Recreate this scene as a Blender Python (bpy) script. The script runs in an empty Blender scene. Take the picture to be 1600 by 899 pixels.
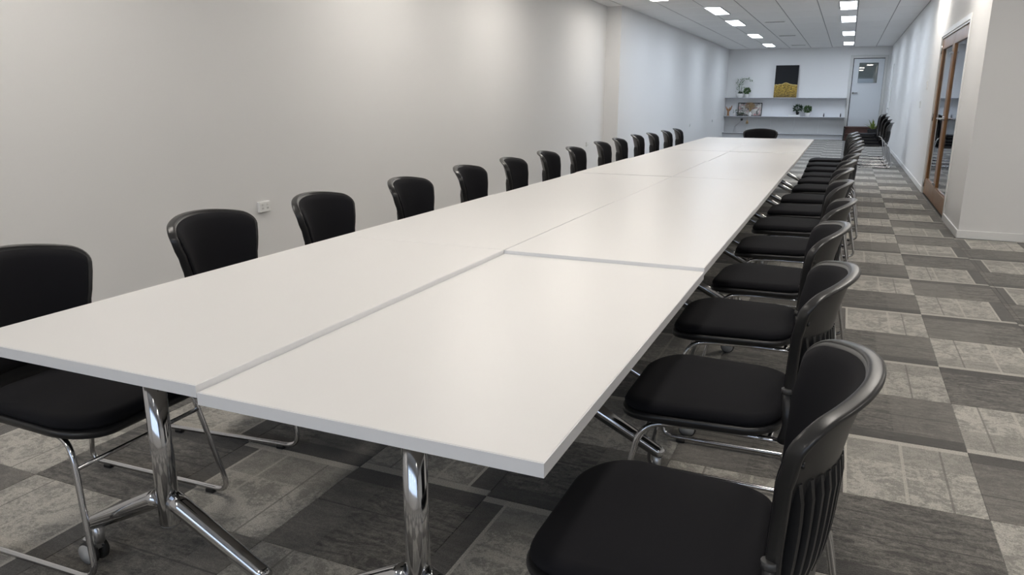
import bpy, bmesh, math, random
from mathutils import Vector, Matrix
from math import sin, cos, pi, sqrt

SC = bpy.context.scene
COL = SC.collection
RND = random.Random(7)

# ------------------------------------------------------------------ camera, sky, exposure
YAW, PITCH, ROLL, FPX, EYE = -.411, -.2486, .0019, 1169.5, 1.2747
fwd = Vector((sin(YAW) * cos(PITCH), cos(YAW) * cos(PITCH), sin(PITCH)))
rgt = Vector((cos(YAW), -sin(YAW), 0))
up = rgt.cross(fwd)
rgt2 = rgt * cos(ROLL) + up * sin(ROLL)
up2 = -rgt * sin(ROLL) + up * cos(ROLL)
cam_d = bpy.data.cameras.new('camera')
cam_d.sensor_fit = 'HORIZONTAL'
cam_d.sensor_width = 36.0
cam_d.lens = FPX / 1600 * 36.0
cam_d.clip_start = .02
cam = bpy.data.objects.new('camera', cam_d)
COL.objects.link(cam)
M4 = Matrix((rgt2, up2, -fwd)).transposed().to_4x4()
M4.translation = Vector((0, 0, EYE))
cam.matrix_world = M4
SC.camera = cam
SC.view_settings.view_transform = 'Standard'
SC.view_settings.look = 'None'
SC.view_settings.gamma = 1
SC.view_settings.use_curve_mapping = False
SC.view_settings.exposure = 0.48
SC.cycles.caustics_reflective = False
SC.cycles.caustics_refractive = False

world = bpy.data.worlds.new('sky')
SC.world = world
world.use_nodes = True
wb = world.node_tree.nodes['Background']
wb.inputs[0].default_value = (.62, .74, 1.0, 1)
wb.inputs[1].default_value = .5

# daylight through the window behind the camera
dl = bpy.data.lights.new('daylight', 'AREA')
dl.shape = 'RECTANGLE'; dl.size = 7.8; dl.size_y = 1.65
dl.energy = 50; dl.color = (.66, .78, 1.0)
dlo = bpy.data.objects.new('daylight', dl)
dlo.location = (.25, -4.2, 1.775)
dlo.rotation_euler = (math.radians(90), 0, 0)
COL.objects.link(dlo)

LIGHT_WARM = (1.0, .94, .865)
LIGHT_COOL = (.78, .87, 1.0)
LIGHT_E_WARM = 17.0
LIGHT_E_COOL = 19.5

def proj(p):
    d = Vector(p) - Vector((0, 0, EYE))
    z = d.dot(fwd)
    if z < .05:
        return None
    return (800 + FPX * d.dot(rgt2) / z, 449.5 - FPX * d.dot(up2) / z)

# ------------------------------------------------------------------ materials
def S(r, g, b):
    f = lambda c: (c / 255 / 12.92) if c / 255 <= .04045 else ((c / 255 + .055) / 1.055) ** 2.4
    return (f(r), f(g), f(b), 1)

class NT:
    def __init__(s, name):
        s.m = bpy.data.materials.new(name); s.m.use_nodes = True
        s.t = s.m.node_tree; s.b = s.t.nodes['Principled BSDF']
    def n(s, typ, **kw):
        x = s.t.nodes.new(typ)
        for k, v in kw.items(): setattr(x, k, v)
        return x
    def l(s, a, b): s.t.links.new(a, b)
    def put(s, sock, v):
        if hasattr(v, 'is_output'): s.l(v, sock)
        else: sock.default_value = v
    def math(s, op, a, b=0.0, c=None):
        x = s.n('ShaderNodeMath', operation=op)
        s.put(x.inputs[0], a); s.put(x.inputs[1], b)
        if c is not None: s.put(x.inputs[2], c)
        return x.outputs[0]
    def mix(s, f, a, b):
        x = s.n('ShaderNodeMix', data_type='RGBA')
        s.put(x.inputs['Factor'], f); s.put(x.inputs[6], a); s.put(x.inputs[7], b)
        return x.outputs[2]
    def ramp(s, f, p0, p1):
        x = s.n('ShaderNodeMapRange'); x.clamp = True
        s.put(x.inputs[0], f); x.inputs[1].default_value = p0; x.inputs[2].default_value = p1
        return x.outputs[0]
    def noise(s, vec, scale, detail=4, dist=0.0, rough=.5):
        x = s.n('ShaderNodeTexNoise')
        if vec is not None: s.l(vec, x.inputs['Vector'])
        x.inputs['Scale'].default_value = scale; x.inputs['Detail'].default_value = detail
        x.inputs['Distortion'].default_value = dist; x.inputs['Roughness'].default_value = rough
        return x.outputs['Fac']
    def objco(s): return s.n('ShaderNodeTexCoord').outputs['Object']
    def pos(s): return s.n('ShaderNodeNewGeometry').outputs['Position']
    def bump(s, h, strength=.2, dist=.01):
        x = s.n('ShaderNodeBump'); s.put(x.inputs['Height'], h)
        x.inputs['Strength'].default_value = strength; x.inputs['Distance'].default_value = dist
        s.l(x.outputs[0], s.b.inputs['Normal'])

def mat(name, col, rough=.5, metal=0.0, spec=.5, nscale=0, namt=.06, bump=0.0, bdist=.002, coat=0.0):
    k = NT(name)
    k.b.inputs['Roughness'].default_value = rough; k.b.inputs['Metallic'].default_value = metal
    k.b.inputs['Specular IOR Level'].default_value = spec
    k.b.inputs['Coat Weight'].default_value = coat
    if nscale:
        f = k.noise(k.objco(), nscale, 5)
        lo = tuple(c * (1 - namt) for c in col[:3]) + (1,); hi = tuple(min(1, c * (1 + namt)) for c in col[:3]) + (1,)
        k.l(k.mix(f, lo, hi), k.b.inputs['Base Color'])
        if bump: k.bump(f, bump, bdist)
    else:
        k.b.inputs['Base Color'].default_value = col
    return k.m

WALL = mat('wall_paint', (.79, .787, .78, 1), .62, nscale=180, namt=.012, bump=.06, bdist=.001, spec=.3)
CEIL = mat('ceiling_tile_board', (.90, .90, .90, 1), .9, nscale=260, namt=.05, bump=.15, bdist=.001, spec=.2)
TBAR = mat('grid_metal', (.30, .30, .31, 1), .5, nscale=30, namt=.03)
TRIMW = mat('white_gloss_paint', (.82, .82, .81, 1), .35, nscale=60, namt=.015)
LAMINATE = mat('white_laminate', (.785, .775, .762, 1), .34, nscale=350, namt=.015, bump=.03, bdist=.0005, spec=.20)
EDGE = mat('white_edging', (.77, .77, .775, 1), .4, nscale=60, namt=.02)
CHROME = mat('polished_chrome', (.56, .56, .57, 1), .10, 1.0, nscale=40, namt=.03)
CHROME2 = mat('satin_chrome', (.52, .52, .53, 1), .28, 1.0, nscale=40, namt=.05)
BLACKP = mat('black_plastic', (.012, .012, .013, 1), .36, nscale=600, namt=.15, bump=.12, bdist=.0004)
RIMP = mat('dark_glossy_plastic', (.016, .0155, .0155, 1), .33, nscale=400, namt=.12, bump=.04, bdist=.0003)
FABRIC = mat('black_fabric', (.0050, .0050, .0072, 1), .85, nscale=900, namt=.3, bump=.25, bdist=.0006, spec=.25)
GREYP = mat('grey_plastic', (.20, .20, .20, 1), .45, nscale=200, namt=.05)
COVERG = mat('light_grey_plastic', (.36, .36, .355, 1), .45, nscale=200, namt=.05)
COLLARG = mat('dark_grey_plastic', (.055, .054, .053, 1), .4, nscale=200, namt=.05)
RUBBER = mat('black_rubber', (.02, .02, .02, 1), .7, nscale=200, namt=.1)
POTW = mat('white_ceramic', (.78, .77, .75, 1), .3, nscale=40, namt=.03)
LEAFD = mat('dark_green_leaf', (.022, .050, .022, 1), .5, nscale=30, namt=.4)
LEAFM = mat('mid_green_leaf', (.075, .145, .045, 1), .5, nscale=30, namt=.4)
LEAFL = mat('pale_green_leaf', (.22, .30, .07, 1), .5, nscale=30, namt=.35)
STEM = mat('brown_stem', (.09, .08, .045, 1), .7, nscale=60, namt=.2)
PETAL = mat('white_petal', (.72, .72, .70, 1), .6, nscale=60, namt=.08)
TAN = mat('dried_tan_plume', (.42, .30, .17, 1), .9, nscale=80, namt=.25)
WOODH = mat('carved_wood', (.36, .19, .09, 1), .6, nscale=40, namt=.25)
BLACKM = mat('black_paint', (.012, .012, .013, 1), .45, nscale=80, namt=.1)
STEPW = mat('dark_red_wood', (.085, .036, .028, 1), .5, nscale=25, namt=.3)
SHELFW = mat('shelf_white', (.74, .75, .77, 1), .4, nscale=60, namt=.02)
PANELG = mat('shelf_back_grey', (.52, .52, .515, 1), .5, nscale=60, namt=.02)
SHELFE = mat('shelf_edge_grey', (.30, .30, .31, 1), .5, nscale=60, namt=.03)
DOORW = mat('door_white_paint', (.66, .69, .72, 1), .4, nscale=60, namt=.015)
FRAMEG = mat('door_frame_paint', (.62, .62, .60, 1), .4, nscale=60, namt=.02)
DARKV = mat('dark_gap', (.03, .03, .03, 1), .8, nscale=60, namt=.1)
SUBFLOOR = mat('dark_underlay', (.06, .06, .06, 1), .9, nscale=60, namt=.1)

def wood_mat():
    k = NT('varnished_timber')
    mp = k.n('ShaderNodeMapping'); k.l(k.objco(), mp.inputs[0]); mp.inputs['Scale'].default_value = (14, 14, 1.3)
    f = k.noise(mp.outputs[0], 3.0, 6, 1.2)
    k.l(k.mix(k.ramp(f, .3, .7), (.19, .085, .028, 1), (.36, .19, .075, 1)), k.b.inputs['Base Color'])
    k.b.inputs['Roughness'].default_value = .32
    return k.m
TIMBER = wood_mat()

def glass_mat(name, tint, refl_rough=.02, opacity=0.0, ior=1.5):
    k = NT(name)
    fr = k.n('ShaderNodeFresnel'); fr.inputs[0].default_value = ior
    tr = k.n('ShaderNodeBsdfTransparent'); tr.inputs[0].default_value = tint
    gl = k.n('ShaderNodeBsdfGlossy'); gl.inputs['Roughness'].default_value = refl_rough
    gl.inputs['Color'].default_value = (.95, .97, 1, 1)
    mx = k.n('ShaderNodeMixShader'); k.l(fr.outputs[0], mx.inputs[0])
    k.l(tr.outputs[0], mx.inputs[1]); k.l(gl.outputs[0], mx.inputs[2])
    k.l(mx.outputs[0], k.t.nodes['Material Output'].inputs[0])
    return k.m
GLASS = glass_mat('clear_glass', (.86, .88, .87, 1), ior=1.9)
WINGLASS = glass_mat('window_glass', (.95, .97, .97, 1))
DOORGLASS = mat('obscure_dark_glass', (.115, .14, .142, 1), .015, nscale=20, namt=.1, spec=1.0)

def lamp_mat(name, col, e):
    k = NT(name)
    k.b.inputs['Base Color'].default_value = (.8, .8, .8, 1)
    k.b.inputs['Emission Color'].default_value = col + (1,)
    k.b.inputs['Emission Strength'].default_value = e
    return k.m
LAMPW = lamp_mat('diffuser_warm', LIGHT_WARM, LIGHT_E_WARM)
LAMPC = lamp_mat('diffuser_cool', LIGHT_COOL, LIGHT_E_COOL)

TX0, TY0, TS = .0355, 2.507, .5      # carpet grid
def carpet_mat():
    k = NT('carpet_tile_pile')
    sep = k.n('ShaderNodeSeparateXYZ'); pos = k.pos(); k.l(pos, sep.inputs[0])
    gx = k.math('DIVIDE', k.math('SUBTRACT', sep.outputs[0], TX0), TS)
    gy = k.math('DIVIDE', k.math('SUBTRACT', sep.outputs[1], TY0), TS)
    ix, iy = k.math('FLOOR', gx), k.math('FLOOR', gy)
    u0, v0 = k.math('FRACT', gx), k.math('FRACT', gy)
    chk = k.math('FLOORED_MODULO', k.math('ADD', ix, iy), 2.0)        # 0 light, 1 dark
    odd = k.math('FLOORED_MODULO', ix, 2.0)
    flip = lambda a: k.math('ADD', k.math('MULTIPLY', a, k.math('SUBTRACT', 1.0, k.math('MULTIPLY', odd, 2.0))), odd)
    u, v = flip(u0), flip(v0)
    cmb = k.n('ShaderNodeCombineXYZ'); k.l(ix, cmb.inputs[0]); k.l(iy, cmb.inputs[1])
    wn = k.n('ShaderNodeTexWhiteNoise', noise_dimensions='3D'); k.l(cmb.outputs[0], wn.inputs['Vector'])
    r1 = wn.outputs['Value']
    sp = k.n('ShaderNodeSeparateColor'); k.l(wn.outputs['Color'], sp.inputs[0])
    r2, r3 = sp.outputs[1], sp.outputs[2]
    # mottled print
    blot = k.noise(pos, 8.0, 10, 1.3, .72)
    fine = k.noise(pos, 62.0, 5, .4, .62)
    st = k.n('ShaderNodeMapping'); k.l(pos, st.inputs[0]); st.inputs['Scale'].default_value = (1.0, 3.2, 1)
    streak = k.noise(st.outputs[0], 8.0, 10, 1.2, .74)
    blotL = k.ramp(k.math('ADD', blot, k.math('MULTIPLY', fine, .55)), .70, .86)
    streakD = k.ramp(k.math('ADD', streak, k.math('MULTIPLY', fine, .45)), .62, .90)
    band = lambda a, lo, hi: k.math('MULTIPLY', k.math('GREATER_THAN', a, lo), k.math('LESS_THAN', a, hi))
    # light tile
    cL = k.mix(blotL, S(188, 184, 175), S(142, 139, 132))
    subt = k.math('MULTIPLY', k.math('GREATER_THAN', v, k.math('ADD', .55, k.math('MULTIPLY', r2, .4))), .55)
    cL = k.mix(subt, cL, S(138, 135, 128))
    pos1 = k.math('ADD', .40, k.math('MULTIPLY', r1, .22))
    pos2 = k.math('ADD', .68, k.math('MULTIPLY', r3, .14))
    cL = k.mix(k.math('MULTIPLY', band(u, pos1, k.math('ADD', pos1, .022)), .65), cL, S(196, 192, 182))
    cL = k.mix(k.math('MULTIPLY', band(u, pos2, k.math('ADD', pos2, .014)), .7), cL, S(106, 103, 97))
    darkstrip = k.mix(streakD, S(84, 81, 77), S(104, 101, 96))
    cL = k.mix(k.math('LESS_THAN', u, .155), cL, darkstrip)
    cL = k.mix(band(u, .155, .178), cL, S(192, 188, 179))
    cL = k.mix(k.math('MULTIPLY', k.math('GREATER_THAN', v, .93), .85), cL, S(192, 188, 179))
    # dark tile
    cD = k.mix(streakD, S(72, 69, 65), S(140, 136, 128))
    half = k.math('MULTIPLY', k.math('GREATER_THAN', u, k.math('ADD', .38, k.math('MULTIPLY', r1, .35))), k.math('GREATER_THAN', r2, .35))
    cD = k.mix(k.math('MULTIPLY', half, .45), cD, S(126, 122, 116))
    cD = k.mix(k.math('MULTIPLY', k.math('LESS_THAN', v, .17), .75), cD, S(72, 69, 66))
    pv = k.math('ADD', .42, k.math('MULTIPLY', r3, .25))
    cD = k.mix(k.math('MULTIPLY', band(v, pv, k.math('ADD', pv, .014)), .7), cD, S(62, 59, 56))
    c = k.mix(chk, cL, cD)
    # per tile tone and pile grain
    pile = k.noise(pos, 240.0, 3, 0, .6)
    tone = k.math('ADD', k.math('ADD', .80, k.math('MULTIPLY', r3, .16)), k.math('MULTIPLY', k.math('SUBTRACT', pile, .5), 1.7))
    tm = k.n('ShaderNodeVectorMath', operation='SCALE'); k.l(c, tm.inputs[0]); k.l(tone, tm.inputs['Scale'])
    k.l(tm.outputs[0], k.b.inputs['Base Color'])
    k.b.inputs['Roughness'].default_value = .95; k.b.inputs['Specular IOR Level'].default_value = .15
    k.b.inputs['Sheen Weight'].default_value = .30; k.b.inputs['Sheen Roughness'].default_value = .5
    k.bump(pile, .6, .004)
    return k.m
CARPET = carpet_mat()

# ------------------------------------------------------------------ geometry helpers
class MB:
    def __init__(s): s.v = []; s.f = []; s.smooth = []
    def add(s, vs, fs, smooth=False):
        o = len(s.v); s.v += [tuple(p) for p in vs]
        for f in fs: s.f.append(tuple(i + o for i in f)); s.smooth.append(smooth)
        return s
    def box(s, x0, x1, y0, y1, z0, z1):
        return s.add([(x0, y0, z0), (x1, y0, z0), (x1, y1, z0), (x0, y1, z0), (x0, y0, z1), (x1, y0, z1), (x1, y1, z1), (x0, y1, z1)],
                     [(0, 3, 2, 1), (4, 5, 6, 7), (0, 1, 5, 4), (1, 2, 6, 5), (2, 3, 7, 6), (3, 0, 4, 7)])
    def bbox(s, x0, x1, y0, y1, z0, z1, b=.004):
        "box with chamfered edges"
        xs, ys, zs = (x0, x1), (y0, y1), (z0, z1); vs = []; idx = {}
        for i in (0, 1):
            for j in (0, 1):
                for k in (0, 1):
                    sx, sy, sz = (b if i == 0 else -b), (b if j == 0 else -b), (b if k == 0 else -b)
                    for a, off in enumerate(((0, sy, sz), (sx, 0, sz), (sx, sy, 0))):
                        idx[i, j, k, a] = len(vs); vs.append((xs[i] + off[0], ys[j] + off[1], zs[k] + off[2]))
        fs = []
        for i in (0, 1):
            q = [(i, 0, 0), (i, 1, 0), (i, 1, 1), (i, 0, 1)]; q = q if i else q[::-1]; fs.append([idx[p + (0,)] for p in q])
            q = [(0, i, 0), (0, i, 1), (1, i, 1), (1, i, 0)]; q = q if i else q[::-1]; fs.append([idx[p + (1,)] for p in q])
            q = [(0, 0, i), (1, 0, i), (1, 1, i), (0, 1, i)]; q = q if i else q[::-1]; fs.append([idx[p + (2,)] for p in q])
        for i in (0, 1):
            for j in (0, 1):
                fs.append([idx[i, j, 0, 0], idx[i, j, 1, 0], idx[i, j, 1, 1], idx[i, j, 0, 1]])
                fs.append([idx[i, 0, j, 0], idx[i, 1, j, 0], idx[i, 1, j, 2], idx[i, 0, j, 2]])
                fs.append([idx[0, i, j, 1], idx[1, i, j, 1], idx[1, i, j, 2], idx[0, i, j, 2]])
                for k in (0, 1): fs.append([idx[i, j, k, 0], idx[i, j, k, 1], idx[i, j, k, 2]])
        return s.add(vs, fs)
    def tube(s, pts, r, n=10, closed=False, ry=None, caps=True):
        P = [Vector(p) for p in pts]; N = len(P); T = []
        for i in range(N):
            a = P[(i - 1) % N] if (closed or i > 0) else P[i]; b = P[(i + 1) % N] if (closed or i < N - 1) else P[i]
            T.append((b - a).normalized())
        ref = Vector((0, 0, 1)) if abs(T[0].z) < .9 else Vector((0, 1, 0))
        x = T[0].cross(ref).normalized(); vs = []
        for i in range(N):
            x = (x - T[i] * x.dot(T[i])).normalized(); y = T[i].cross(x)
            rr = r[i] if isinstance(r, (list, tuple)) else r; r2 = ry if ry else rr
            for k in range(n):
                a = 2 * pi * k / n; vs.append(P[i] + x * cos(a) * rr + y * sin(a) * r2)
        fs = []
        for i in range(N if closed else N - 1):
            j = (i + 1) % N
            for k in range(n): fs.append((i * n + k, i * n + (k + 1) % n, j * n + (k + 1) % n, j * n + k))
        s.add(vs, fs, True)
        if not closed and caps:
            o = len(s.v) - len(vs)
            s.f.append(tuple(o + k for k in range(n))[::-1]); s.smooth.append(False)
            s.f.append(tuple(o + (N - 1) * n + k for k in range(n))); s.smooth.append(False)
        return s
    def lathe(s, prof, c=(0, 0, 0), n=20, axis='z'):
        vs = []
        for r, z in prof:
            for k in range(n):
                a = 2 * pi * k / n; p = (r * cos(a), r * sin(a), z)
                if axis == 'x': p = (p[2], p[0], p[1])
                if axis == 'y': p = (p[0], p[2], p[1])
                vs.append((p[0] + c[0], p[1] + c[1], p[2] + c[2]))
        fs = []
        for i in range(len(prof) - 1):
            for k in range(n): fs.append((i * n + k, i * n + (k + 1) % n, (i + 1) * n + (k + 1) % n, (i + 1) * n + k))
        s.add(vs, fs, True); o = len(s.v) - len(vs)
        s.f.append(tuple(o + k for k in range(n))[::-1]); s.smooth.append(False)
        s.f.append(tuple(o + (len(prof) - 1) * n + k for k in range(n))); s.smooth.append(False)
        return s
    def mesh(s, name, m):
        me = bpy.data.meshes.new(name); me.from_pydata(s.v, [], s.f)
        me.polygons.foreach_set('use_smooth', s.smooth)
        bm = bmesh.new(); bm.from_mesh(me); bmesh.ops.recalc_face_normals(bm, faces=bm.faces); bm.to_mesh(me); bm.free()
        me.materials.append(m); me.update()
        return me
    def build(s, name, m, parent=None, loc=None):
        return link(name, s.mesh(name, m), parent, loc)

def link(name, me, parent=None, loc=None):
    o = bpy.data.objects.new(name, me); COL.objects.link(o)
    if parent: o.parent = parent
    if loc: o.location = loc
    return o
def tag(o, label=None, cat=None, group=None, kind=None):
    if label: o['label'] = label
    if cat: o['category'] = cat
    if group: o['group'] = group
    if kind: o['kind'] = kind
    return o
def thing(name, label, cat, loc=(0, 0, 0), rz=0, group=None):
    o = bpy.data.objects.new(name, None); COL.objects.link(o); o.location = loc; o.rotation_euler = (0, 0, rz)
    o.empty_display_size = .1
    return tag(o, label, cat, group)
def dup(root, loc, rz, label, group=None):
    r = root.copy(); COL.objects.link(r); r.location = loc; r.rotation_euler = (0, 0, rz); r['label'] = label
    if group: r['group'] = group
    for ch in list(root.children):
        c = ch.copy(); COL.objects.link(c); c.parent = r
        for g in list(ch.children):
            d = g.copy(); COL.objects.link(d); d.parent = c
    return r
def fillet(pts, rad, n=6, closed=False):
    P = [Vector(p) for p in pts]; out = []; N = len(P)
    for i in range(N):
        if not closed and i in (0, N - 1): out.append(P[i]); continue
        a, b, c = P[(i - 1) % N], P[i], P[(i + 1) % N]
        r = rad[i] if isinstance(rad, (list, tuple)) else rad
        d1 = (a - b); d2 = (c - b); r1 = min(r, d1.length * .49, d2.length * .49)
        p1 = b + d1.normalized() * r1; p2 = b + d2.normalized() * r1
        for k in range(n + 1):
            t = k / n; out.append(p1 * (1 - t) ** 2 + b * 2 * t * (1 - t) + p2 * t * t)
    return out
def struct(name, mb, m, parent=None):
    o = mb.build(name, m, parent)
    if parent is None: o['kind'] = 'structure'
    return o

# ------------------------------------------------------------------ the setting
XL, XLF, XR = -4.02, -3.76, 1.064
YN, YC, YB, YF = 13.36, 8.04, 26.48, -3.6
ZC, XE = 2.817, 4.6
DY0, DY1, DZ = 9.25, 11.87, 2.06          # timber door opening in the right wall
BX0, BX1, BZ0, BZ1 = -.005, .93, .41, 2.50  # opening of the back door

floor = struct('floor', MB().box(XL - .3, XE + .3, YF - .2, YB + .3, -.20, -.008), SUBFLOOR)
# carpet tiles
rects = [(XL, XR, YF, YN), (XLF, XR, YN, YB), (XR, XE, YF, YC)]
def grid(rects, x0, y0, sx, sy):
    out = []
    for a, b, c, d in rects:
        for i in range(math.floor((a - x0) / sx), math.ceil((b - x0) / sx)):
            for j in range(math.floor((c - y0) / sy), math.ceil((d - y0) / sy)):
                q = (max(a, x0 + i * sx), min(b, x0 + (i + 1) * sx), max(c, y0 + j * sy), min(d, y0 + (j + 1) * sy))
                if q[1] - q[0] > .01 and q[3] - q[2] > .01: out.append(q)
    return out
cells = grid(rects, TX0, TY0, TS, TS)
def vis(q, z, m=60):
    ps = [proj((x, y, z)) for x in q[:2] for y in q[2:]]
    ps = [p for p in ps if p]
    return any(-m < p[0] < 1600 + m and -m < p[1] < 899 + m for p in ps)
seen = sorted([q for q in cells if vis(q, 0)], key=lambda q: (q[0] + q[1]) ** 2 / 4 + (q[2] + q[3]) ** 2 / 4)
near, nearset = seen[:290], set(seen[:290])
G = .0011
tile_mesh = {}
def tile(q):
    w, d = round(q[1] - q[0] - G, 4), round(q[3] - q[2] - G, 4)
    if (w, d) not in tile_mesh:
        tile_mesh[w, d] = MB().bbox(-w / 2, w / 2, -d / 2, d / 2, -.008, 0, .0012).mesh('carpet_tile', CARPET)
    link('carpet_tile', tile_mesh[w, d], floor, ((q[0] + q[1]) / 2, (q[2] + q[3]) / 2, 0))
for q in near: tile(q)
mb = MB()
for q in cells:
    if q not in nearset: mb.box(q[0] + G / 2, q[1] - G / 2, q[2] + G / 2, q[3] - G / 2, -.008, 0)
tag(mb.build('carpet_tiles', CARPET, floor), kind='stuff')

# walls
T = .15
struct('wall_left', MB().box(XL - T, XL, YF, YN, 0, 3.0).box(XL - T, XLF, YN, YB, 0, 3.0), WALL)
b = MB(); P0, P1 = BX0 - .0, BX1 + .0
b.box(XLF - .3, P0, YB, YB + T, 0, 3.0).box(P1, XR + .3, YB, YB + T, 0, 3.0).box(P0, P1, YB, YB + T, BZ1, 3.0).box(P0, P1, YB, YB + T, 0, BZ0)
struct('wall_back', b, WALL)
b = MB()
b.box(XR, XR + T, YC, DY0, 0, 3.0).box(XR, XR + T, DY1, YB, 0, 3.0).box(XR, XR + T, DY0, DY1, DZ, 3.0)
struct('wall_right', b, WALL)
struct('wall_corner', MB().box(XR + T, XE + .1, YC, YC + T, 0, 3.0), WALL)
struct('wall_side', MB().box(XE, XE + T, YF, YC, 0, 3.0), WALL)
WX0, WX1, WZ0, WZ1 = -3.7, 4.2, .95, 2.6
b = MB().box(XL - T, WX0, YF - T, YF, 0, 3.0).box(WX1, XE + T, YF - T, YF, 0, 3.0).box(WX0, WX1, YF - T, YF, 0, WZ0).box(WX0, WX1, YF - T, YF, WZ1, 3.0)
struct('wall_front', b, WALL)
win = struct('window_1', MB().box(WX0, WX1, YF - .1, YF - .04, WZ0, WZ0 + .05).box(WX0, WX1, YF - .1, YF - .04, WZ1 - .05, WZ1), TRIMW)
for i in range(5):
    x = WX0 + (WX1 - WX0 - .05) * i / 4
    MB().box(x, x + .05, YF - .1, YF - .04, WZ0 + .05, WZ1 - .05).build('mullion', TRIMW, win)
    if i < 4: MB().box(x + .05, x + (WX1 - WX0 - .05) / 4, YF - .073, YF - .067, WZ0 + .05, WZ1 - .05).build('pane', WINGLASS, win)
# room behind the glazed timber doors
b = MB().box(XE, XE + T, YC + T, 16.0, 0, 3.0).box(XR + T, XE + T, 16.0, 16.15, 0, 3.0)
struct('wall_beyond', b, WALL)
struct('ceiling_beyond', MB().box(XR + T, XE, YC + T, 16.0, ZC, ZC + .006), CEIL)
struct('floor_beyond', MB().box(XR + T, XE, YC + T, 16.0, -.008, 0), SUBFLOOR)
# baseboards
BH, BT = .078, .014
struct('baseboard_right', MB().bbox(XR - BT, XR, YC - BT, DY0 - .06, 0, BH).bbox(XR - BT, XR, DY1 + .06, 23.95, 0, BH), TRIMW)
struct('baseboard_corner', MB().bbox(XR, XE, YC - BT, YC, 0, BH), TRIMW)
struct('baseboard_left', MB().bbox(XL, XL + BT, YF, YN, 0, BH).bbox(XLF, XLF + BT, YN - BT, YB, 0, BH).bbox(XL + BT, XLF, YN - BT, YN, 0, BH), TRIMW)
# ceiling: slab, T bars, boards, lights
ceil = struct('ceiling', MB().box(XL - .3, XE + .3, YF - .3, YB + .3, ZC + .006, ZC + .2), TBAR)
CX0, CY0, CSX, CSY = -.012, 14.1, .62, 1.24
lights = [(-3.11, y, 0) for y in (11.62, 7.9, 5.42, 1.70, -2.02)] + [(-2.49, y, 1) for y in (14.1, 16.58, 20.3, 24.02)] + \
         [(-.302, y, 1) for y in (14.1, 16.58, 20.3, 24.02)] + [(.318, y, 0) for y in (7.9, 4.18)] + [(-.302, y, 0) for y in (1.70, -2.02)] + [(.62, 11.62, 0)] + \
         [(2.18, y, 0) for y in (5.42, 1.70, -2.02)]
LW = .28
ccells = grid(rects, CX0, CY0, CSX, CSY); boards = []
for q in ccells:
    parts = [q]
    for lx, ly, k in lights:
        if lx + LW > q[0] + .01 and lx < q[1] - .01 and ly + .6 > q[2] and ly + .6 < q[3]:
            parts = [p for p in ((q[0], lx - .004, q[2], q[3]), (lx + LW + .004, q[1], q[2], q[3])) if p[1] - p[0] > .03]
    boards += parts
mb = MB(); cm = {}
for q in boards:
    g = .017
    if vis(q, ZC, 20):
        w, d = round(q[1] - q[0] - g, 4), round(q[3] - q[2] - g, 4)
        if (w, d) not in cm: cm[w, d] = MB().bbox(-w / 2, w / 2, -d / 2, d / 2, 0, .006, .0015).mesh('ceiling_tile', CEIL)
        link('ceiling_tile', cm[w, d], ceil, ((q[0] + q[1]) / 2, (q[2] + q[3]) / 2, ZC))
    else:
        mb.box(q[0] + g / 2, q[1] - g / 2, q[2] + g / 2, q[3] - g / 2, ZC, ZC + .006)
tag(mb.build('ceiling_tiles', CEIL, ceil), kind='stuff')
LIGHT_NAMES = {}
def light(lx, ly, k, label):
    t = thing('ceiling_light', label, 'light', (lx, ly, ZC - .012), 0, 'recessed ceiling lights')
    L = 1.24
    fb = MB(); e = .012
    fb.box(0, LW, .004, e, 0, .018).box(0, LW, L - e, L - .004, 0, .018).box(0, e, e, L - e, 0, .018).box(LW - e, LW, e, L - e, 0, .018)
    fb.build('frame', TRIMW, t)
    MB().box(e, LW - e, e, L - e, .006, .012).build('diffuser', LAMPC if k else LAMPW, t)
light(2.4, 11.0, 0, 'added unseen fill light panel in the room behind the glazed doors')  # added lamp, no known fixture; brightens what shows in the door glass
ordn = ['nearest', 'second nearest', 'third nearest', 'farthest']
i1 = i2 = 0; hid = {}
for lx, ly, k in lights:
    if k and lx < -2: lab = 'ceiling light panel in the left line, %s of four whole ones' % ordn[i1]; i1 += 1
    elif k: lab = 'ceiling light panel in the right line, %s of four' % ordn[i2]; i2 += 1
    elif (lx, ly) == (-3.11, 11.62): lab = 'ceiling light panel cut by the top edge of the photo above the wall jog'
    elif (lx, ly) == (.62, 11.62): lab = 'ceiling light panel just above the photo, by the timber doors'
    else:
        i3 = hid.setdefault(lx, 0); hid[lx] += 1
        lab = 'ceiling light panel above the photo, over the %s, %s from the doors' % ({-3.11: 'wall side', -.302: 'table', .318: 'aisle', 2.18: 'right bay'}[lx], ordn[i3])
    light(lx, ly, k, lab)
for n, (x, y) in enumerate(((-1.78, 17.2), (-1.80, 21.05), (-1.75, 24.9))):
    t = thing('ceiling_vent', 'thin slot vent in the ceiling, %s of three between the light lines' % ('nearest', 'middle', 'farthest')[n], 'vent', (x, y, ZC - .008), 0, 'ceiling slot vents')
    MB().bbox(0, .42, 0, .11, 0, .008, .002).build('vent_plate', TRIMW, t)
    for i in range(2): MB().box(.02, .40, .025 + .04 * i, .045 + .04 * i, -.003, 0).build('slot', DARKV, t)

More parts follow.
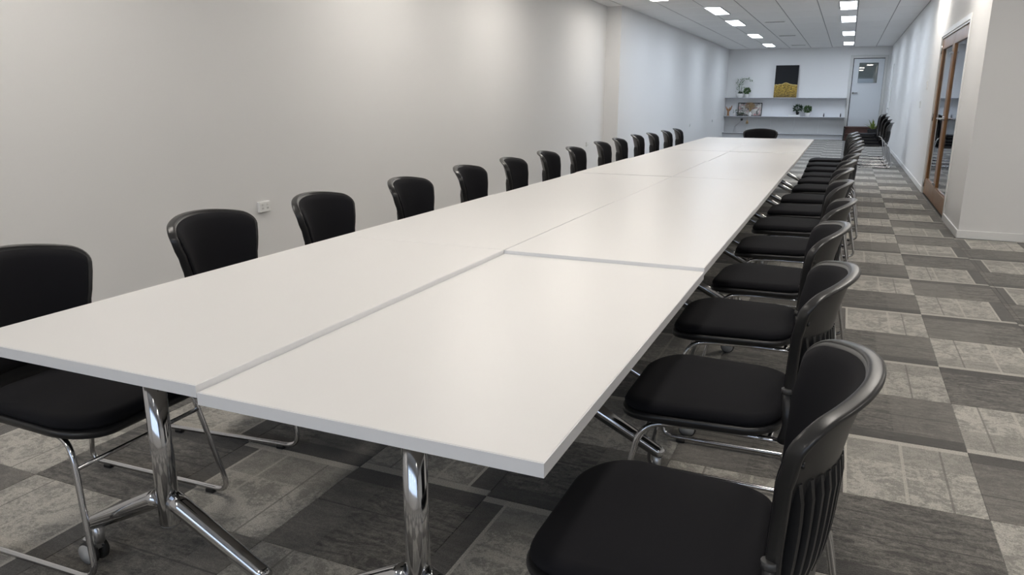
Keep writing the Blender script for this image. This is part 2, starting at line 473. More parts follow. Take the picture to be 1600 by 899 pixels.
# glazed timber doors in the right wall
A = .062
d1 = struct('trim_1', MB().bbox(XR - .012, XR, DY0 - A, DY0 + .0, 0, DZ + A, .003).bbox(XR - .012, XR, DY1, DY1 + A, 0, DZ + A, .003).bbox(XR - .012, XR, DY0, DY1, DZ, DZ + A, .003)
            .box(XR - .002, XR + T, DY0, DY0 + .02, 0, DZ - .02).box(XR - .002, XR + T, DY1 - .02, DY1, 0, DZ - .02).box(XR - .002, XR + T, DY0, DY1, DZ - .02, DZ), TRIMW)
DM = 10.62
def leaf(name, y0, y1, hinge_y, lock_y, s):
    x0, x1 = XR + .012, XR + .055
    st, tr_, br = .105, .135, .20
    o = struct(name, MB().bbox(x0, x1, y0, y0 + st, .006, DZ - .024, .003).bbox(x0, x1, y1 - st, y1, .006, DZ - .024, .003), TIMBER)
    MB().bbox(x0, x1, y0 + st, y1 - st, DZ - .024 - tr_, DZ - .024, .003).build('top_rail', TIMBER, o)
    MB().bbox(x0, x1, y0 + st, y1 - st, .006, br, .003).build('bottom_rail', TIMBER, o)
    MB().box(x0 + .018, x0 + .024, y0 + st, y1 - st, br, DZ - .024 - tr_).build('pane', GLASS, o)
    bd = MB()
    for a, c in ((y0 + st, y0 + st + .014), (y1 - st - .014, y1 - st)): bd.box(x0 + .004, x0 + .018, a, c, br, DZ - .16)
    bd.box(x0 + .004, x0 + .018, y0 + st, y1 - st, br, br + .014)
    bd.build('glazing_bead', TIMBER, o)
    h = MB().lathe([(.0, 0), (.026, 0), (.026, .008), (.0, .008)], (x0 - .008, lock_y, 1.035), 16, 'x')
    h.tube(fillet([(x0, lock_y, 1.035), (x0 - .05, lock_y, 1.035), (x0 - .05, lock_y + s * .14, 1.035)], .02), .010, 8)
    h.build('lever_handle', CHROME2, o)
    for z in (.14, 1.03, 1.90):
        MB().tube([(x0 - .006, hinge_y, z - .05), (x0 - .006, hinge_y, z + .05)], .009, 8).build('hinge', CHROME2, o)
    for z in (.245, 1.80):
        MB().bbox(x0 - .02, x0, lock_y - .02, lock_y + .05 * s + .02, z - .012, z + .012, .003).build('bolt', CHROME2, o)
    return o
leaf('door_1', DM + .002, DY1 - .022, DY1 - .018, DM + .055, 1)
leaf('door_2', DY0 + .022, DM - .002, DY0 + .018, DM - .055, -1)
# architrave of another door near the far end of the right wall
struct('trim_2', MB().bbox(XR - .02, XR, 24.0, 24.09, 0, 2.2, .003).bbox(XR - .02, XR, 24.9, 24.99, 0, 2.2, .003).bbox(XR - .02, XR, 24.09, 24.9, 2.11, 2.2, .003), TRIMW)
d4 = struct('door_4', MB().bbox(XR - .008, XR, 24.09, 24.9, .005, 2.11, .002), TRIMW)
MB().tube(fillet([(XR - .008, 24.16, 1.0), (XR - .05, 24.16, 1.0), (XR - .05, 24.28, 1.0)], .02), .009, 8).build('lever_handle', CHROME2, d4)
# back door above the steps
FW = .06
struct('trim_3', MB().bbox(BX0 - FW, BX0 + .025, YB - .03, YB + .1, BZ0, BZ1 + FW, .004).bbox(BX1 - .025, BX1 + FW, YB - .03, YB + .1, BZ0, BZ1 + FW, .004)
       .bbox(BX0 + .025, BX1 - .025, YB - .03, YB + .1, BZ1 - .02, BZ1 + FW, .004), FRAMEG)
d3 = struct('door_3', MB().bbox(BX0 + .045, BX1 - .03, YB + .01, YB + .05, BZ0 + .006, BZ1 - .040, .003), DOORW)
MB().bbox(.195, .735, YB, YB + .012, 1.735, 2.34, .003).build('pane', DOORGLASS, d3)
b = MB()
for q in ((.17, .195, 1.71, 2.365), (.735, .76, 1.71, 2.365)): b.box(q[0], q[1], YB - .006, YB + .012, q[2], q[3])
b.box(.195, .735, YB - .006, YB + .012, 1.71, 1.735).box(.195, .735, YB - .006, YB + .012, 2.34, 2.365)
b.build('pane_frame', DOORW, d3)
struct('gap_shade_sheet', MB().box(BX0, BX1, YB + .09, YB + .10, BZ0, BZ1), DARKV)  # dark sheet behind the leaf, stands in for rebate shadow in the gap
h = MB().lathe([(0, 0), (.028, 0), (.028, .01), (0, .01)], (.095, YB, 1.437), 14, 'y')
h.tube(fillet([(.095, YB + .005, 1.437), (.095, YB - .045, 1.437), (.225, YB - .045, 1.44)], .02), .012, 8)
h.build('lever_handle', GREYP, d3)

# ------------------------------------------------------------------ tables
H, TT = .714, .028
TL, TM, TR, TY, TLN = -1.874, -1.1325, -.389, 1.025, 1.4975
def make_table():
    t = thing('meeting_table', 'x', 'table', (0, 0, 0), 0, 'white meeting tables')
    w, l = (TR - TM) / 2 - .0012, TLN / 2 - .0006
    # top with its own edging
    top = MB().bbox(-w + .0015, w - .0015, -l + .0015, l - .0015, -TT, 0, .0012).build('tabletop', LAMINATE, t)
    e = MB()
    e.box(-w, w, -l, -l + .0016, -TT + .001, -.0012).box(-w, w, l - .0016, l, -TT + .001, -.0012)
    e.box(-w, -w + .0016, -l + .0016, l - .0016, -TT + .001, -.0012).box(w - .0016, w, -l + .0016, l - .0016, -TT + .001, -.0012)
    e.build('edging', EDGE, top)
    MB().bbox(-.03, .03, -l + .17, l - .17, -TT - .05, -TT, .003).build('beam', BLACKP, t)
    for s in (-1, 1):
        y = s * (l - .21)
        MB().bbox(-.16, .16, y - .035, y + .035, -TT - .008, -TT, .002).build('bracket', BLACKP, t)
        post = MB().lathe([(.0255, -.515), (.027, -.513), (.027, -TT - .008)], (0, y, 0), 28).build('post', CHROME, t)
        MB().lathe([(.012, -.518), (.0245, -.518), (.0245, -.515)], (0, y, 0), 28).build('end_cap', GREYP, post)
        for sx in (-1, 1):
            a, c = Vector((sx * .02, y, -.445)), Vector((sx * .308, y, -.594))
            lg = MB().tube([a, a.lerp(c, .1), a.lerp(c, .93), c], [.0255, .0255, .022, .020], 20).build('leg', CHROME, t)
            x = sx * .288
            cs = MB().lathe([(.013, -.648), (.0145, -.646), (.0145, -.588)], (x, y, 0), 14)
            cs.bbox(x + sx * .004, x + sx * .05, y - .012, y + .012, -.668, -.645, .004)
            c_ = cs.build('caster', CHROME2, t)
            wx = x + sx * .028
            for k in (-1, 1):
                MB().lathe([(.014, -.010), (.029, -.010), (.033, -.006), (.033, .006), (.029, .010), (.014, .010)], (wx, y + k * .016, -.681), 20, 'y').build('wheel', RUBBER, c_)
                MB().lathe([(0, -.004), (.0285, -.004), (.0285, .004), (0, .004)], (wx, y + k * .0235, -.681), 20, 'y').build('wheel_cover', COVERG, c_)
    return t
heights = {'R': [-.009, .004, .001, .002, -.005, 0, 0], 'L': [.0055, .0055, .001, .004, -.002, 0, 0]}
ORD = ['nearest', 'second', 'third', 'fourth', 'fifth', 'sixth', 'farthest']
table0 = None
for side, xc in (('L', (TL + TM) / 2), ('R', (TM + TR) / 2)):
    for i in range(7):
        y = TY + TLN * (i + .5)
        if (side, i) == ('L', 0): lab = 'white topped table at the near left corner, its chrome post and caster in view'
        elif (side, i) == ('R', 0): lab = 'white topped table at the near right, front corner toward the viewer, sitting slightly low'
        else: lab = 'white topped table in the %s row, %s from the near end' % ('left wall side' if side == 'L' else 'right aisle side', ORD[i])
        loc = (xc, y, H + heights[side][i])
        if table0 is None:
            table0 = make_table(); table0.location = loc; table0['label'] = lab
        else:
            dup(table0, loc, 0, lab)

# ------------------------------------------------------------------ chairs
def lerp_tab(tab, z):
    if z <= tab[0][0]: return tab[0][1]
    for (a, p), (c, q) in zip(tab, tab[1:]):
        if z <= c:
            t = (z - a) / (c - a); t = t * t * (3 - 2 * t) * .5 + t * .5
            return p + (q - p) * t
    return tab[-1][1]
YCEN = [(.43, -.290), (.51, -.293), (.59, -.298), (.67, -.309), (.73, -.320), (.78, -.333), (.828, -.346)]
YSID = [(.43, -.222), (.55, -.221), (.69, -.226), (.75, -.236), (.828, -.258)]
WID = [(.43, .206), (.50, .199), (.575, .194), (.63, .199), (.69, .215), (.745, .231), (.79, .238), (.828, .238)]
def ztop(u):
    a = abs(u)
    return .830 - .034 * a ** 2.2 - .040 * (1 - sqrt(1 - min(1, max(0, (a - .82) / .18)) ** 2))
def bpt(u, z, off=0.0):
    f = abs(u) ** 2.1
    y = lerp_tab(YCEN, z) * (1 - f) + lerp_tab(YSID, z) * f
    x = u * lerp_tab(WID, z)
    return Vector((x, y, z)) + Vector((-.5 * u * off * 1.2, off, 0))
def grid_solid(mb, us, zf, ny, off0, off1, puff=0):
    "closed slab over the back surface between two offsets"
    nu = len(us); F = []; B = []
    for j in range(ny + 1):
        for i, u in enumerate(us):
            t = j / ny; z = zf(u, t)
            p = puff * (min(1, 6 * min(t, 1 - t)) ** .5) * (min(1, 6 * min(i, nu - 1 - i) / (nu - 1)) ** .5)
            F.append(bpt(u, z, off1 + p)); B.append(bpt(u, z, off0))
    n = len(F); fs = []
    for j in range(ny):
        for i in range(nu - 1):
            a = j * nu + i; fs.append((a, a + 1, a + nu + 1, a + nu)); fs.append((n + a, n + a + nu, n + a + nu + 1, n + a + 1))
    ring = [i for i in range(nu)] + [j * nu + nu - 1 for j in range(1, ny + 1)] + [ny * nu + i for i in range(nu - 2, -1, -1)] + [j * nu for j in range(ny - 1, 0, -1)]
    for k in range(len(ring)):
        a, c = ring[k], ring[(k + 1) % len(ring)]; fs.append((a, n + a, n + c, c))
    mb.add(F + B, fs, True)
    return mb
def seat_outline(sc=1.0, n=12):
    pts = []; hf, hb, yf, yb, rf, rb = .232, .218, .218, -.212, .115, .10
    for cx, cy, r, a0 in ((hf - rf, yf - rf, rf, 0), (-hf + rf, yf - rf, rf, 90), (-hb + rb, yb + rb, rb, 180), (hb - rb, yb + rb, rb, 270)):
        for k in range(n + 1):
            a = math.radians(a0 + 90 * k / n); pts.append((cx + r * cos(a), cy + r * sin(a)))
    return [(x - (1 - sc) * x if sc < .9 else x + (sc - 1) * .232 * (1 if x > 0 else -1) * min(1, abs(x) / .1),
             y - (1 - sc) * y if sc < .9 else y + (sc - 1) * .22 * (1 if y > 0 else -1) * min(1, abs(y) / .1)) for x, y in pts]
def layers(mb, prof):
    vs = []; n = 0
    for sc, z in prof:
        o = seat_outline(sc); n = len(o)
        for x, y in o:
            dz = -.016 * max(0, (y - .09) / .128) ** 2 + .006 * max(0, (-y - .1) / .11) ** 2
            vs.append((x, y, z + dz))
    fs = []
    for i in range(len(prof) - 1):
        for k in range(n): fs.append((i * n + k, i * n + (k + 1) % n, (i + 1) * n + (k + 1) % n, (i + 1) * n + k))
    fs.append(tuple(range(n))[::-1]); fs.append(tuple((len(prof) - 1) * n + k for k in range(n)))
    return mb.add(vs, fs, True)
def make_chair(ribs_single):
    t = thing('stacking_chair', 'x', 'chair', (0, 0, 0), 0, 'black stacking chairs')
    pan = layers(MB(), [(.92, .400), (.975, .402), (1.02, .409), (1.035, .420), (1.033, .427), (1.012, .430)]).build('seat_pan', BLACKP, t)
    layers(MB(), [(.98, .429), (1.005, .436), (1.01, .444), (.99, .454), (.95, .4605), (.89, .4625), (.6, .464), (.2, .4645)]).build('seat_pad', FABRIC, t)
    us = [(1 if k > 0 else -1) * (1 - (1 - abs(k)) ** 1.9) if k else 0.0 for k in (i / 17 for i in range(-17, 18))]
    shell = grid_solid(MB(), us, lambda u, q: .425 + .07 * abs(u) ** 3 + (ztop(u) - .425 - .07 * abs(u) ** 3) * q, 16, -.006, .006).build('backrest', BLACKP, t)
    # raised rim round the sides and top of the shell
    path = [(-1, .50 + (ztop(1) - .50) * k / 9) for k in range(9)] + [(u, ztop(u)) for u in us] + [(1, ztop(1) - (ztop(1) - .50) * k / 9) for k in range(1, 10)]
    pp = [bpt(u, z) for u, z in path]
    vs = []; N = len(pp); K = 12
    for i, p in enumerate(pp):
        tn = (pp[min(N - 1, i + 1)] - pp[max(0, i - 1)]).normalized()
        u = path[i][0]
        nrm = Vector((-.75 * u * abs(u), 1, 0)).normalized(); nrm = (nrm - tn * nrm.dot(tn)).normalized()
        bi = tn.cross(nrm)
        for k in range(K):
            a = 2 * pi * (k + .5) / K
            ca, sa = cos(a), sin(a); e_ = lambda q: (abs(q) ** .55) * (1 if q > 0 else -1)
            vs.append(p + nrm * (e_(ca) * .0145 - .0085) + bi * e_(sa) * .0055)
    fs = [(i * K + k, i * K + (k + 1) % K, (i + 1) * K + (k + 1) % K, (i + 1) * K + k) for i in range(N - 1) for k in range(K)]
    fs += [tuple(range(K))[::-1], tuple((N - 1) * K + k for k in range(K))]
    MB().add(vs, fs, True).build('rim', RIMP, shell)
    up_ = [.972 * u for u in us]
    grid_solid(MB(), up_, lambda u, q: .475 + (ztop(u) - .008 - .475) * q, 14, .004, .009, .010).build('back_pad', FABRIC, t)
    # ribs on the outside of the back
    rm = MB()
    for i in range(16):
        u = -.87 + .116 * i; z0, z1 = .475, .688 - .010 * (1 - abs(u))
        m = MB() if ribs_single else rm; vs = []
        for j in range(7):
            q = j / 6; z = z0 + (z1 - z0) * q; d = -.006 - .015 * (sin(pi * min(1, q * .98 + .01)) ** .5)
            for du, dd in ((-.032, -.004), (-.016, d), (.016, d), (.032, -.004)): vs.append(bpt(u + du, z, dd))
        fs = [(j * 4 + k, j * 4 + k + 1, j * 4 + k + 5, j * 4 + k + 4) for j in range(6) for k in range(3)]
        fs += [(j * 4 + 3, j * 4, j * 4 + 4, j * 4 + 7) for j in range(6)] + [(3, 2, 1, 0), (24, 25, 26, 27)]
        m.add(vs, fs)
        if ribs_single: m.build('rib', BLACKP, shell)
    if not ribs_single: tag(rm.build('ribs', BLACKP, shell), kind='stuff')
    for s in (-1, 1):
        p = bpt(s * .90, .728, -.006)
        MB().lathe([(0, -.004), (.006, -.004), (.006, .004), (0, .004)], p, 10, 'y').build('screw', RIMP, shell)
    # chrome sled: each side one bent tube
    R_ = .0085
    for s in (-1, 1):
        pts = [(s * .190, -.250, .394), (s * .180, -.10, .3915), (s * .180, .02, .3915), (s * .209, .150, .389), (s * .252, .232, .0185), (s * .252, -.388, .0185), (s * .232, -.312, .395), (s * .208, -.238, .428)]
        MB().tube(fillet(pts, [0, .04, .06, .06, .06, .05, .04, 0], 7), R_, 10).build('sled_leg', CHROME, t)
        arm = MB().tube(fillet([(s * .203, -.22, .40), (s * .206, -.232, .44), (s * .2, -.224, .54)], .03), .0135, 10).build('arm', BLACKP, t)
        MB().tube([(s * .2005, -.2245, .536), (s * .1995, -.2235, .549)], .0155, 12).build('collar', COLLARG, arm)
        for y in (.15, -.31): MB().bbox(s * .252 - .011, s * .252 + .011, y - .016, y + .016, 0, .014, .003).build('glide', BLACKP, t)
    xc_, yc_ = .2165, .168
    MB().tube([(-xc_, yc_, .315), (xc_, yc_, .315)], .0065, 8).build('crossbar', CHROME, t)
    MB().tube([(-.18, -.19, .3915), (.18, -.19, .3915)], .007, 8).build('rear_crossbar', CHROME, t)
    return t
chairA, chairB = make_chair(True), make_chair(False)
usedA = usedB = False
def place(loc, rz, label, detail):
    global usedA, usedB
    src = chairA if detail else chairB
    if (usedA if detail else usedB): return dup(src, loc, rz, label)
    if detail: usedA = True
    else: usedB = True
    src.location = loc; src.rotation_euler = (0, 0, rz); src['label'] = label
    return src
CO = ['nearest', 'second', 'third', 'fourth', 'fifth', 'sixth', 'seventh', 'eighth', 'ninth', 'tenth', 'eleventh', 'twelfth', 'thirteenth', 'last']
right = [(1.345, -.265, 0), (2.14, -.293, 0), (2.92, -.313, 1), (3.68, -.285, -2), (4.545, -.295, 1), (5.37, -.29, 0), (6.12, -.265, 0), (6.85, -.23, 2), (7.70, -.19, 0), (8.40, -.18, 0), (9.03, -.175, 0), (9.79, -.185, 0), (10.54, -.195, 0), (11.35, -.205, 0)]
for i, (y, x, r) in enumerate(right):
    place((x, y, 0), math.radians(90 + r), ('black chair on the right side of the table, cut by the bottom edge' if i == 0 else
          'black chair on the right aisle side of the table, %s from the near end' % CO[i]), i < 5)
left = [(1.405, -1.957, 2), (2.244, -1.993, 6), (2.91, -1.966, 6), (3.694, -1.96, 5), (4.545, -2.005, 6), (5.288, -2.006, 6), (6.073, -2.02, 6), (6.732, -1.997, 6), (7.663, -2.02, 6), (8.42, -2.045, 6), (9.36, -2.08, 6), (9.90, -2.015, 6), (10.71, -2.005, 6), (11.49, -2.005, 6)]
for i, (y, x, r) in enumerate(left):
    place((x, y, 0), math.radians(-90 + r), ('black chair on the wall side, cut by the left edge of the photo' if i == 0 else
          'black chair along the left wall side of the table, %s from the near end' % CO[i]), False)
place((-1.155, 11.63, 0), math.radians(180), 'single black chair at the far head of the table, facing the viewer', False)
for i in range(4):
    place((.465 - .045 * i, 16.05, .055 * i), math.radians(90), '%s chair of the chrome legged stack by the right wall' % ('lowest', 'second lowest', 'second highest', 'topmost')[i], False)

# ------------------------------------------------------------------ sockets and switches
def socket(loc, w, hgt, d, axis, label, name='wall_socket', sw=True):
    t = thing(name, label, 'socket' if sw else 'switch', loc, 0 if axis > 0 else pi)
    MB().bbox(0, d, -w / 2, w / 2, -hgt / 2, hgt / 2, .004).build('plate', TRIMW, t)
    for s in (-1, 1):
        MB().bbox(d, d + .004, s * w * .22 - .009, s * w * .22 + .009, hgt * .12, hgt * .34, .0015).build('rocker', POTW, t)
        if sw:
            for k in (-1, 1): MB().bbox(d, d + .0012, s * w * .22 + k * .006 - .0014, s * w * .22 + k * .006 + .0014, -hgt * .22, -hgt * .06, .0004).build('slot', DARKV, t)
    return t
socket((XL, 4.455, .465), .118, .080, .026, 1, 'white double power socket on the near left wall behind the second chair')
socket((XL, 12.4, .505), .115, .075, .02, 1, 'small white socket low on the left wall before the jog, above far chairs')
socket((XLF, 20.3, .576), .11, .075, .012, 1, 'small socket on the pale blue left wall, nearer of two')
socket((XLF, 23.9, .596), .11, .075, .012, 1, 'small socket on the pale blue left wall, farther of two')
socket((XR, 13.2, 1.47), .075, .13, .012, -1, 'white light switch plate on the right wall past the timber doors', 'light_switch', False)
socket((XR, 14.0, 1.18), .07, .115, .01, -1, 'lower faint white plate on the right wall past the timber doors', 'light_switch', False)

# ------------------------------------------------------------------ shelving at the far end
SX0, SX1 = -3.755, -.075
sh = thing('wall_shelving', 'long low white shelving across the far wall beside the raised door', 'shelving', (0, 0, 0))
n = 5
for i in range(n):
    a = SX0 + (SX1 - SX0) * i / n; c = SX0 + (SX1 - SX0) * (i + 1) / n
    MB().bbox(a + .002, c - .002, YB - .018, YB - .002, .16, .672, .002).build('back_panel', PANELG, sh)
    MB().bbox(a + .002, c - .002, YB - .018, YB - .002, .70, 1.262, .002).build('back_panel', SHELFW, sh)
for z, y, m in ((1.29, 26.2, SHELFW), (.70, 26.2, SHELFW)):
    o = MB().bbox(SX0, SX1 + .02, y, YB - .018, z - .028, z, .002).build('shelf', m, sh)
    MB().box(SX0, SX1 + .02, y - .004, y, z - .029, z - .008).build('shelf_edge', SHELFE, o)
o = MB().bbox(SX0, SX1, 26.12, YB - .002, .135, .160, .002).build('bench_top', SHELFW, sh)
MB().box(SX0, SX1, 26.112, 26.12, .128, .162).build('shelf_edge', SHELFE, o)
MB().bbox(SX0, SX1, 26.16, YB - .002, 0, .135, .002).build('plinth', SHELFW, sh)
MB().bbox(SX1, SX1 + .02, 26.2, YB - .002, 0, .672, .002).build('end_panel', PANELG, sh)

Z1, Z2 = 1.29, .70
def leafy(mb, c, r, n, ls, rnd, flat=.9):
    for _ in range(n):
        while True:
            p = Vector((rnd.uniform(-1, 1), rnd.uniform(-1, 1), rnd.uniform(-1, 1)))
            if .35 < p.length < 1: break
        d = (p.normalized() + Vector((rnd.uniform(-.5, .5), rnd.uniform(-.5, .5), rnd.uniform(-.1, .6)))).normalized()
        o = Vector(c) + Vector((p.x * r, p.y * r, p.z * r * flat))
        sd = d.cross(Vector((rnd.uniform(-1, 1), rnd.uniform(-1, 1), rnd.uniform(-1, 1)))).normalized(); l = ls * rnd.uniform(.7, 1.3)
        nn = d.cross(sd) * l * .08
        mb.add([o, o + d * l * .5 + sd * l * .28 + nn, o + d * l, o + d * l * .5 - sd * l * .28 + nn, o + d * l * .5 - nn], [(0, 1, 4), (1, 2, 4), (2, 3, 4), (3, 0, 4)])
def potted(name, label, x, y, z, pr, ph, pm, fr, lm, nl, ls, grp, seed, stem_h=.04):
    t = thing(name, label, 'plant', (x, y, z), 0, grp); rnd = random.Random(seed)
    pot = MB().lathe([(pr * .62, 0), (pr * .68, .004), (pr * .93, ph * .75), (pr, ph), (pr * .92, ph), (pr * .86, ph * .9)], (0, 0, 0), 20).build('pot', pm, t)
    MB().lathe([(pr * .5, ph * .86), (pr * .87, ph * .9)], (0, 0, 0), 16).build('soil', SUBFLOOR, pot)
    MB().tube([(0, 0, ph * .8), (.01, 0, ph + stem_h + fr * .5)], .008, 6).build('stem', STEM, t)
    mb = MB(); leafy(mb, (0, 0, ph + stem_h + fr * .75), fr, nl, ls, rnd); tag(mb.build('foliage', lm, t), kind='stuff')
    return t
# orchid on the top shelf
orch = thing('potted_orchid', 'white orchid with tall thin stems in a white bowl on the top shelf', 'plant', (-3.30, 26.33, Z1))
MB().lathe([(.06, 0), (.085, .02), (.115, .08), (.118, .125), (.108, .125), (.10, .11)], (0, 0, 0), 22).build('pot', POTW, orch)
mb = MB(); rr = random.Random(4)
for i in range(9):
    a = i * 2.4; d = Vector((cos(a), sin(a) * .6, .25)); o = Vector((0, 0, .12)); sd = Vector((-sin(a), cos(a), 0)); l = rr.uniform(.09, .15)
    lf = MB().add([o, o + d * l * .5 + sd * .022 + Vector((0, 0, .02)), o + d * l, o + d * l * .5 - sd * .022 + Vector((0, 0, .02)), o + d * l * .5 + Vector((0, 0, .01))], [(0, 1, 4), (1, 2, 4), (2, 3, 4), (3, 0, 4)])
    lf.build('leaf', LEAFD, orch)
leafy(mb, (0, 0, .14), .05, 50, .04, rr); tag(mb.build('moss', LEAFD, orch), kind='stuff')
for k, (dx, lean) in enumerate(((-.035, .22), (.035, .30))):
    pts = [Vector((dx, 0, .11)), Vector((dx, 0, .36)), Vector((dx + .015, 0, .50)), Vector((dx + lean * .45, 0, .60)), Vector((dx + lean, 0, .60 - .05 * k))]
    pts = fillet(pts, .1, 5); MB().tube(pts, .007, 6).build('flower_stem', LEAFM, orch)
    fl = MB(); lv = MB()
    for j in range(10):
        p = pts[len(pts) - 1 - j * 2] + Vector((rr.uniform(-.05, .05), rr.uniform(-.03, .03), rr.uniform(-.09, .03)))
        leafy(fl, p, .03, 5, .04, rr)
        leafy(lv, p + Vector((rr.uniform(-.12, .04), 0, rr.uniform(-.08, .04))), .03, 3, .05, rr)
    tag(fl.build('flowers', PETAL, orch), kind='stuff'); tag(lv.build('buds', LEAFM, orch), kind='stuff')
potted('potted_plant', 'small round green bush in a white pot beside the orchid on the top shelf', -3.08, 26.32, Z1, .075, .11, POTW, .088, LEAFM, 300, .045, 'potted plants on the shelves', 1)
mbt = Z2
# white box with the darker plant on it, on the lower shelf
bx = MB().bbox(-.17, .17, -.09, .09, 0, .055, .003).build('document_box', TRIMW, None, (-1.56, 26.32, Z2))
tag(bx, 'flat white box under the dark leafed plant on the lower shelf', 'box')
potted('potted_plant', 'dark leafed plant in a black pot standing on the flat white box', -1.47, 26.32, Z2 + .055, .055, .09, BLACKP, .105, LEAFD, 80, .08, 'potted plants on the shelves', 2)
potted('potted_plant', 'bushy green plant in a white pot right of the dark plant on the lower shelf', -1.17, 26.32, Z2, .085, .12, POTW, .10, LEAFM, 300, .05, 'potted plants on the shelves', 3)
for i, x in enumerate((-.68, -.19)):
    t = thing('small_bottle', 'tiny dark upright bottle on the lower shelf, %s of the pair' % ('left one', 'right one')[i], 'bottle', (x, 26.33, Z2), 0, 'tiny dark bottles on the lower shelf')
    MB().lathe([(.016, 0), (.018, .005), (.018, .075), (.010, .09), (.010, .10)], (0, 0, 0), 12).build('bottle_body', BLACKP, t)
    MB().lathe([(.011, .10), (.011, .118)], (0, 0, 0), 10).build('cap', GREYP, t)
# artwork
def art_mat():
    k = NT('black_and_gold_paint')
    c = k.n('ShaderNodeSeparateXYZ'); oc = k.objco(); k.l(oc, c.inputs[0])
    nz = k.noise(oc, 5.0, 6, .8); x = c.outputs[0]; z = c.outputs[2]
    hump = k.math('MULTIPLY', k.math('POWER', 2.718, k.math('MULTIPLY', k.math('MULTIPLY', x, x), -90)), .06)
    edge = k.math('ADD', k.math('ADD', .40, hump), k.math('MULTIPLY', k.math('SUBTRACT', nz, .5), .10))
    gold = k.math('LESS_THAN', z, edge)
    fn = k.noise(oc, 26.0, 8, 1.0, .7)
    g = k.mix(k.ramp(fn, .40, .60), (.06, .045, .02, 1), (.62, .41, .08, 1))
    g = k.mix(k.math('MULTIPLY', k.ramp(z, .25, .0), .8), g, (.10, .07, .03, 1))
    line = k.math('LESS_THAN', k.math('ABSOLUTE', k.math('SUBTRACT', z, edge)), .012)
    g = k.mix(line, g, (.62, .48, .20, 1))
    k.l(k.mix(k.math('MAXIMUM', gold, line), (.012, .012, .014, 1), g), k.b.inputs['Base Color'])
    k.b.inputs['Roughness'].default_value = .6; k.b.inputs['Specular IOR Level'].default_value = .2
    return k.m
art = thing('artwork', 'black and gold abstract canvas standing on the top shelf', 'painting', (-1.90, 26.33, Z1))
cv = MB().bbox(-.35, .35, 0, .035, 0, 1.01, .003).build('canvas', art_mat(), art)
MB().box(-.33, .33, .035, .05, .02, .99).build('stretcher', STEPW, art)
art.rotation_euler = (math.radians(-5.5), 0, 0)
# photo frame
def collage_mat():
    k = NT('blurred_photo_print')
    oc = k.objco(); f = k.noise(oc, 7.0, 6, 1.5, .65); g = k.noise(oc, 11.0, 3, .5)
    c = k.mix(k.ramp(f, .42, .60), (.66, .64, .60, 1), (.10, .09, .09, 1))
    c = k.mix(k.math('MULTIPLY', k.ramp(g, .55, .66), .7), c, (.55, .22, .24, 1))
    k.l(c, k.b.inputs['Base Color']); k.b.inputs['Roughness'].default_value = .25
    return k.m
fr = thing('photo_frame', 'landscape black frame with a photo leaning on the lower shelf', 'frame', (-2.96, 26.38, Z2))
fw, fh, e = .38, .43, .025
b = MB().bbox(-fw, fw, 0, .02, 0, e, .002).bbox(-fw, fw, 0, .02, fh - e, fh, .002).bbox(-fw, -fw + e, 0, .02, e, fh - e, .002).bbox(fw - e, fw, 0, .02, e, fh - e, .002)
b.build('frame_moulding', BLACKM, fr); MB().box(-fw + e, fw - e, .009, .016, e, fh - e).build('photo_print', collage_mat(), fr)
fr.rotation_euler = (math.radians(-6), 0, 0)
# tan dried plumes in a small vase before the frame
pl = thing('dried_plumes', 'tan dried plumes in a small pale vase before the photo frame', 'vase', (-2.93, 26.285, Z2))
MB().lathe([(.028, 0), (.04, .02), (.042, .07), (.02, .12), (.024, .14)], (0, 0, 0), 16).build('vase', POTW, pl)
rr = random.Random(9)
for i in range(7):
    a = -.5 + i / 6; mb = MB()
    tip = Vector((a * .30, rr.uniform(-.03, .03), .44 + rr.uniform(-.05, .05) - abs(a) * .1)); base = Vector((0, 0, .12)); midp = base.lerp(tip, .5) + Vector((0, 0, .05))
    mb.tube([base, midp, tip], [.003, .012, .004], 6)
    leafy(mb, base.lerp(tip, .75), .04, 24, .04, rr); mb.build('plume', TAN, pl)
# wooden hand-like carving
cv = thing('wood_carving', 'tan wooden branching carving at the left end of the lower shelf', 'ornament', (-3.63, 26.3, Z2))
MB().lathe([(.05, 0), (.052, .012), (.04, .02)], (0, 0, 0), 16).build('base', WOODH, cv)
MB().tube([(0, 0, .015), (-.005, 0, .12), (.0, 0, .18)], [.035, .03, .035], 10).build('trunk', WOODH, cv)
for a, l, r in ((-.07, .30, .018), (-.02, .25, .017), (.04, .28, .018), (.09, .33, .019)):
    MB().tube([(a * .3, 0, .16), (a * .8, 0, .22), (a * 1.2, 0, l)], [r * 1.1, r, r * .7], 8).build('branch', WOODH, cv)
cup = thing('small_vase', 'little white vase left of the photo frame on the lower shelf', 'vase', (-3.42, 26.28, Z2))
MB().lathe([(.025, 0), (.035, .02), (.036, .06), (.018, .09), (.022, .11), (.016, .11)], (0, 0, 0), 14).build('vase_body', POTW, cup)
tw = MB(); leafy(tw, (0, 0, .15), .05, 16, .04, random.Random(3)); tw.build('sprig', LEAFM, cup)
gar = thing('low_plant', 'low dark trailing plant before the frame on the lower shelf', 'plant', (-3.24, 26.26, Z2))
MB().bbox(-.10, .10, -.035, .035, 0, .035, .004).build('tray', BLACKP, gar)
tw = MB(); rr = random.Random(12)
for i in range(5): leafy(tw, (-.09 + .045 * i, 0, .06), .04, 22, .04, rr)
tag(tw.build('foliage', LEAFD, gar), kind='stuff')
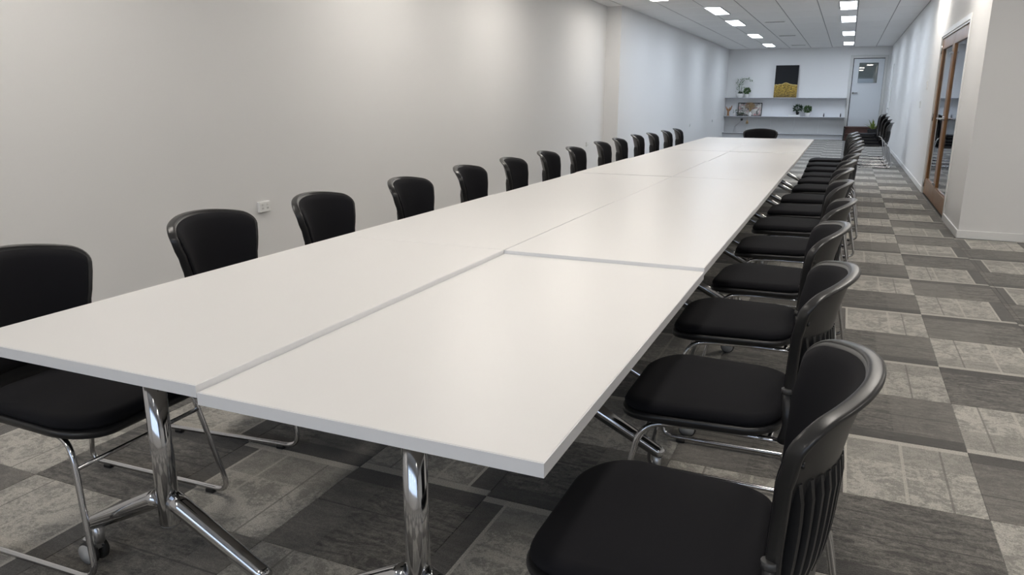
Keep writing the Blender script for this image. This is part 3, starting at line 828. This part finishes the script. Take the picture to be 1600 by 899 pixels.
# plug with a hanging cord and a hanging tassel under the lower shelf
pg = thing('power_plug', 'dark plug with thin cord on the wall under the lower shelf', 'plug', (-3.20, YB - .018, .58))
MB().bbox(-.035, .035, -.04, 0, -.035, .035, .006).build('plug_body', BLACKP, pg)
MB().tube(fillet([(0, -.03, -.03), (-.10, -.03, -.13), (-.22, -.035, -.24), (-.24, -.04, -.41)], .06), .005, 6).build('cord', GREYP, pg)
ts = thing('hanging_tassel', 'tan tassel hanging from the lower shelf edge below the frame', 'tassel', (-2.99, 26.188, Z2 - .012))
MB().tube([(0, 0, 0), (0, -.004, -.12)], .005, 6).build('string', TAN, ts)
for i in range(7): MB().tube([(0, -.004, -.11), ((i - 3) * .010, -.004 - (i % 2) * .006, -.16), ((i - 3) * .013, -.004, -.235)], [.004, .008, .006], 6).build('strand', TAN, ts)

# steps up to the back door, and the spiky floor plant
st = thing('wooden_steps', 'dark red brown wooden steps below the raised back door', 'steps', (0, 0, 0))
MB().bbox(-.03, 1.04, 25.95, YB - .002, .385, .41, .004).build('tread', STEPW, st)
MB().bbox(-.03, 1.04, 25.66, 25.95, .185, .21, .004).build('tread', STEPW, st)
MB().bbox(-.02, 1.03, 25.99, 26.01, .21, .385, .003).build('riser', STEPW, st)
MB().bbox(-.02, 1.03, 25.70, 25.72, 0, .185, .003).build('riser', STEPW, st)
MB().bbox(-.055, -.03, 25.66, YB - .002, 0, .43, .003).build('side_board', BLACKM, st)
MB().bbox(1.03, 1.045, 25.70, YB - .002, 0, .385, .003).build('side_board', BLACKM, st)
sp = thing('spiky_plant', 'spiky pale green plant in a dark pot in front of the steps', 'plant', (.74, 25.35, 0))
MB().lathe([(.10, 0), (.105, .01), (.14, .36), (.145, .38), (.13, .38), (.12, .35)], (0, 0, 0), 20).build('pot', BLACKP, sp)
rr = random.Random(5)
for i in range(26):
    a = i * 2.39996; e_ = rr.uniform(.25, 1.25); l = rr.uniform(.20, .37)
    d = Vector((cos(a) * cos(e_), sin(a) * cos(e_), sin(e_))); sd = Vector((-sin(a), cos(a), 0)) * .018; o = Vector((0, 0, .36))
    q = o + d * l * .55 + Vector((0, 0, .03)); tip = o + d * l
    MB().add([o + sd * .6, o - sd * .6, q - sd, q + sd, tip, q + Vector((0, 0, -.006))], [(0, 1, 5), (1, 2, 5), (2, 4, 5), (4, 3, 5), (3, 0, 5)]).build('leaf', LEAFL, sp)
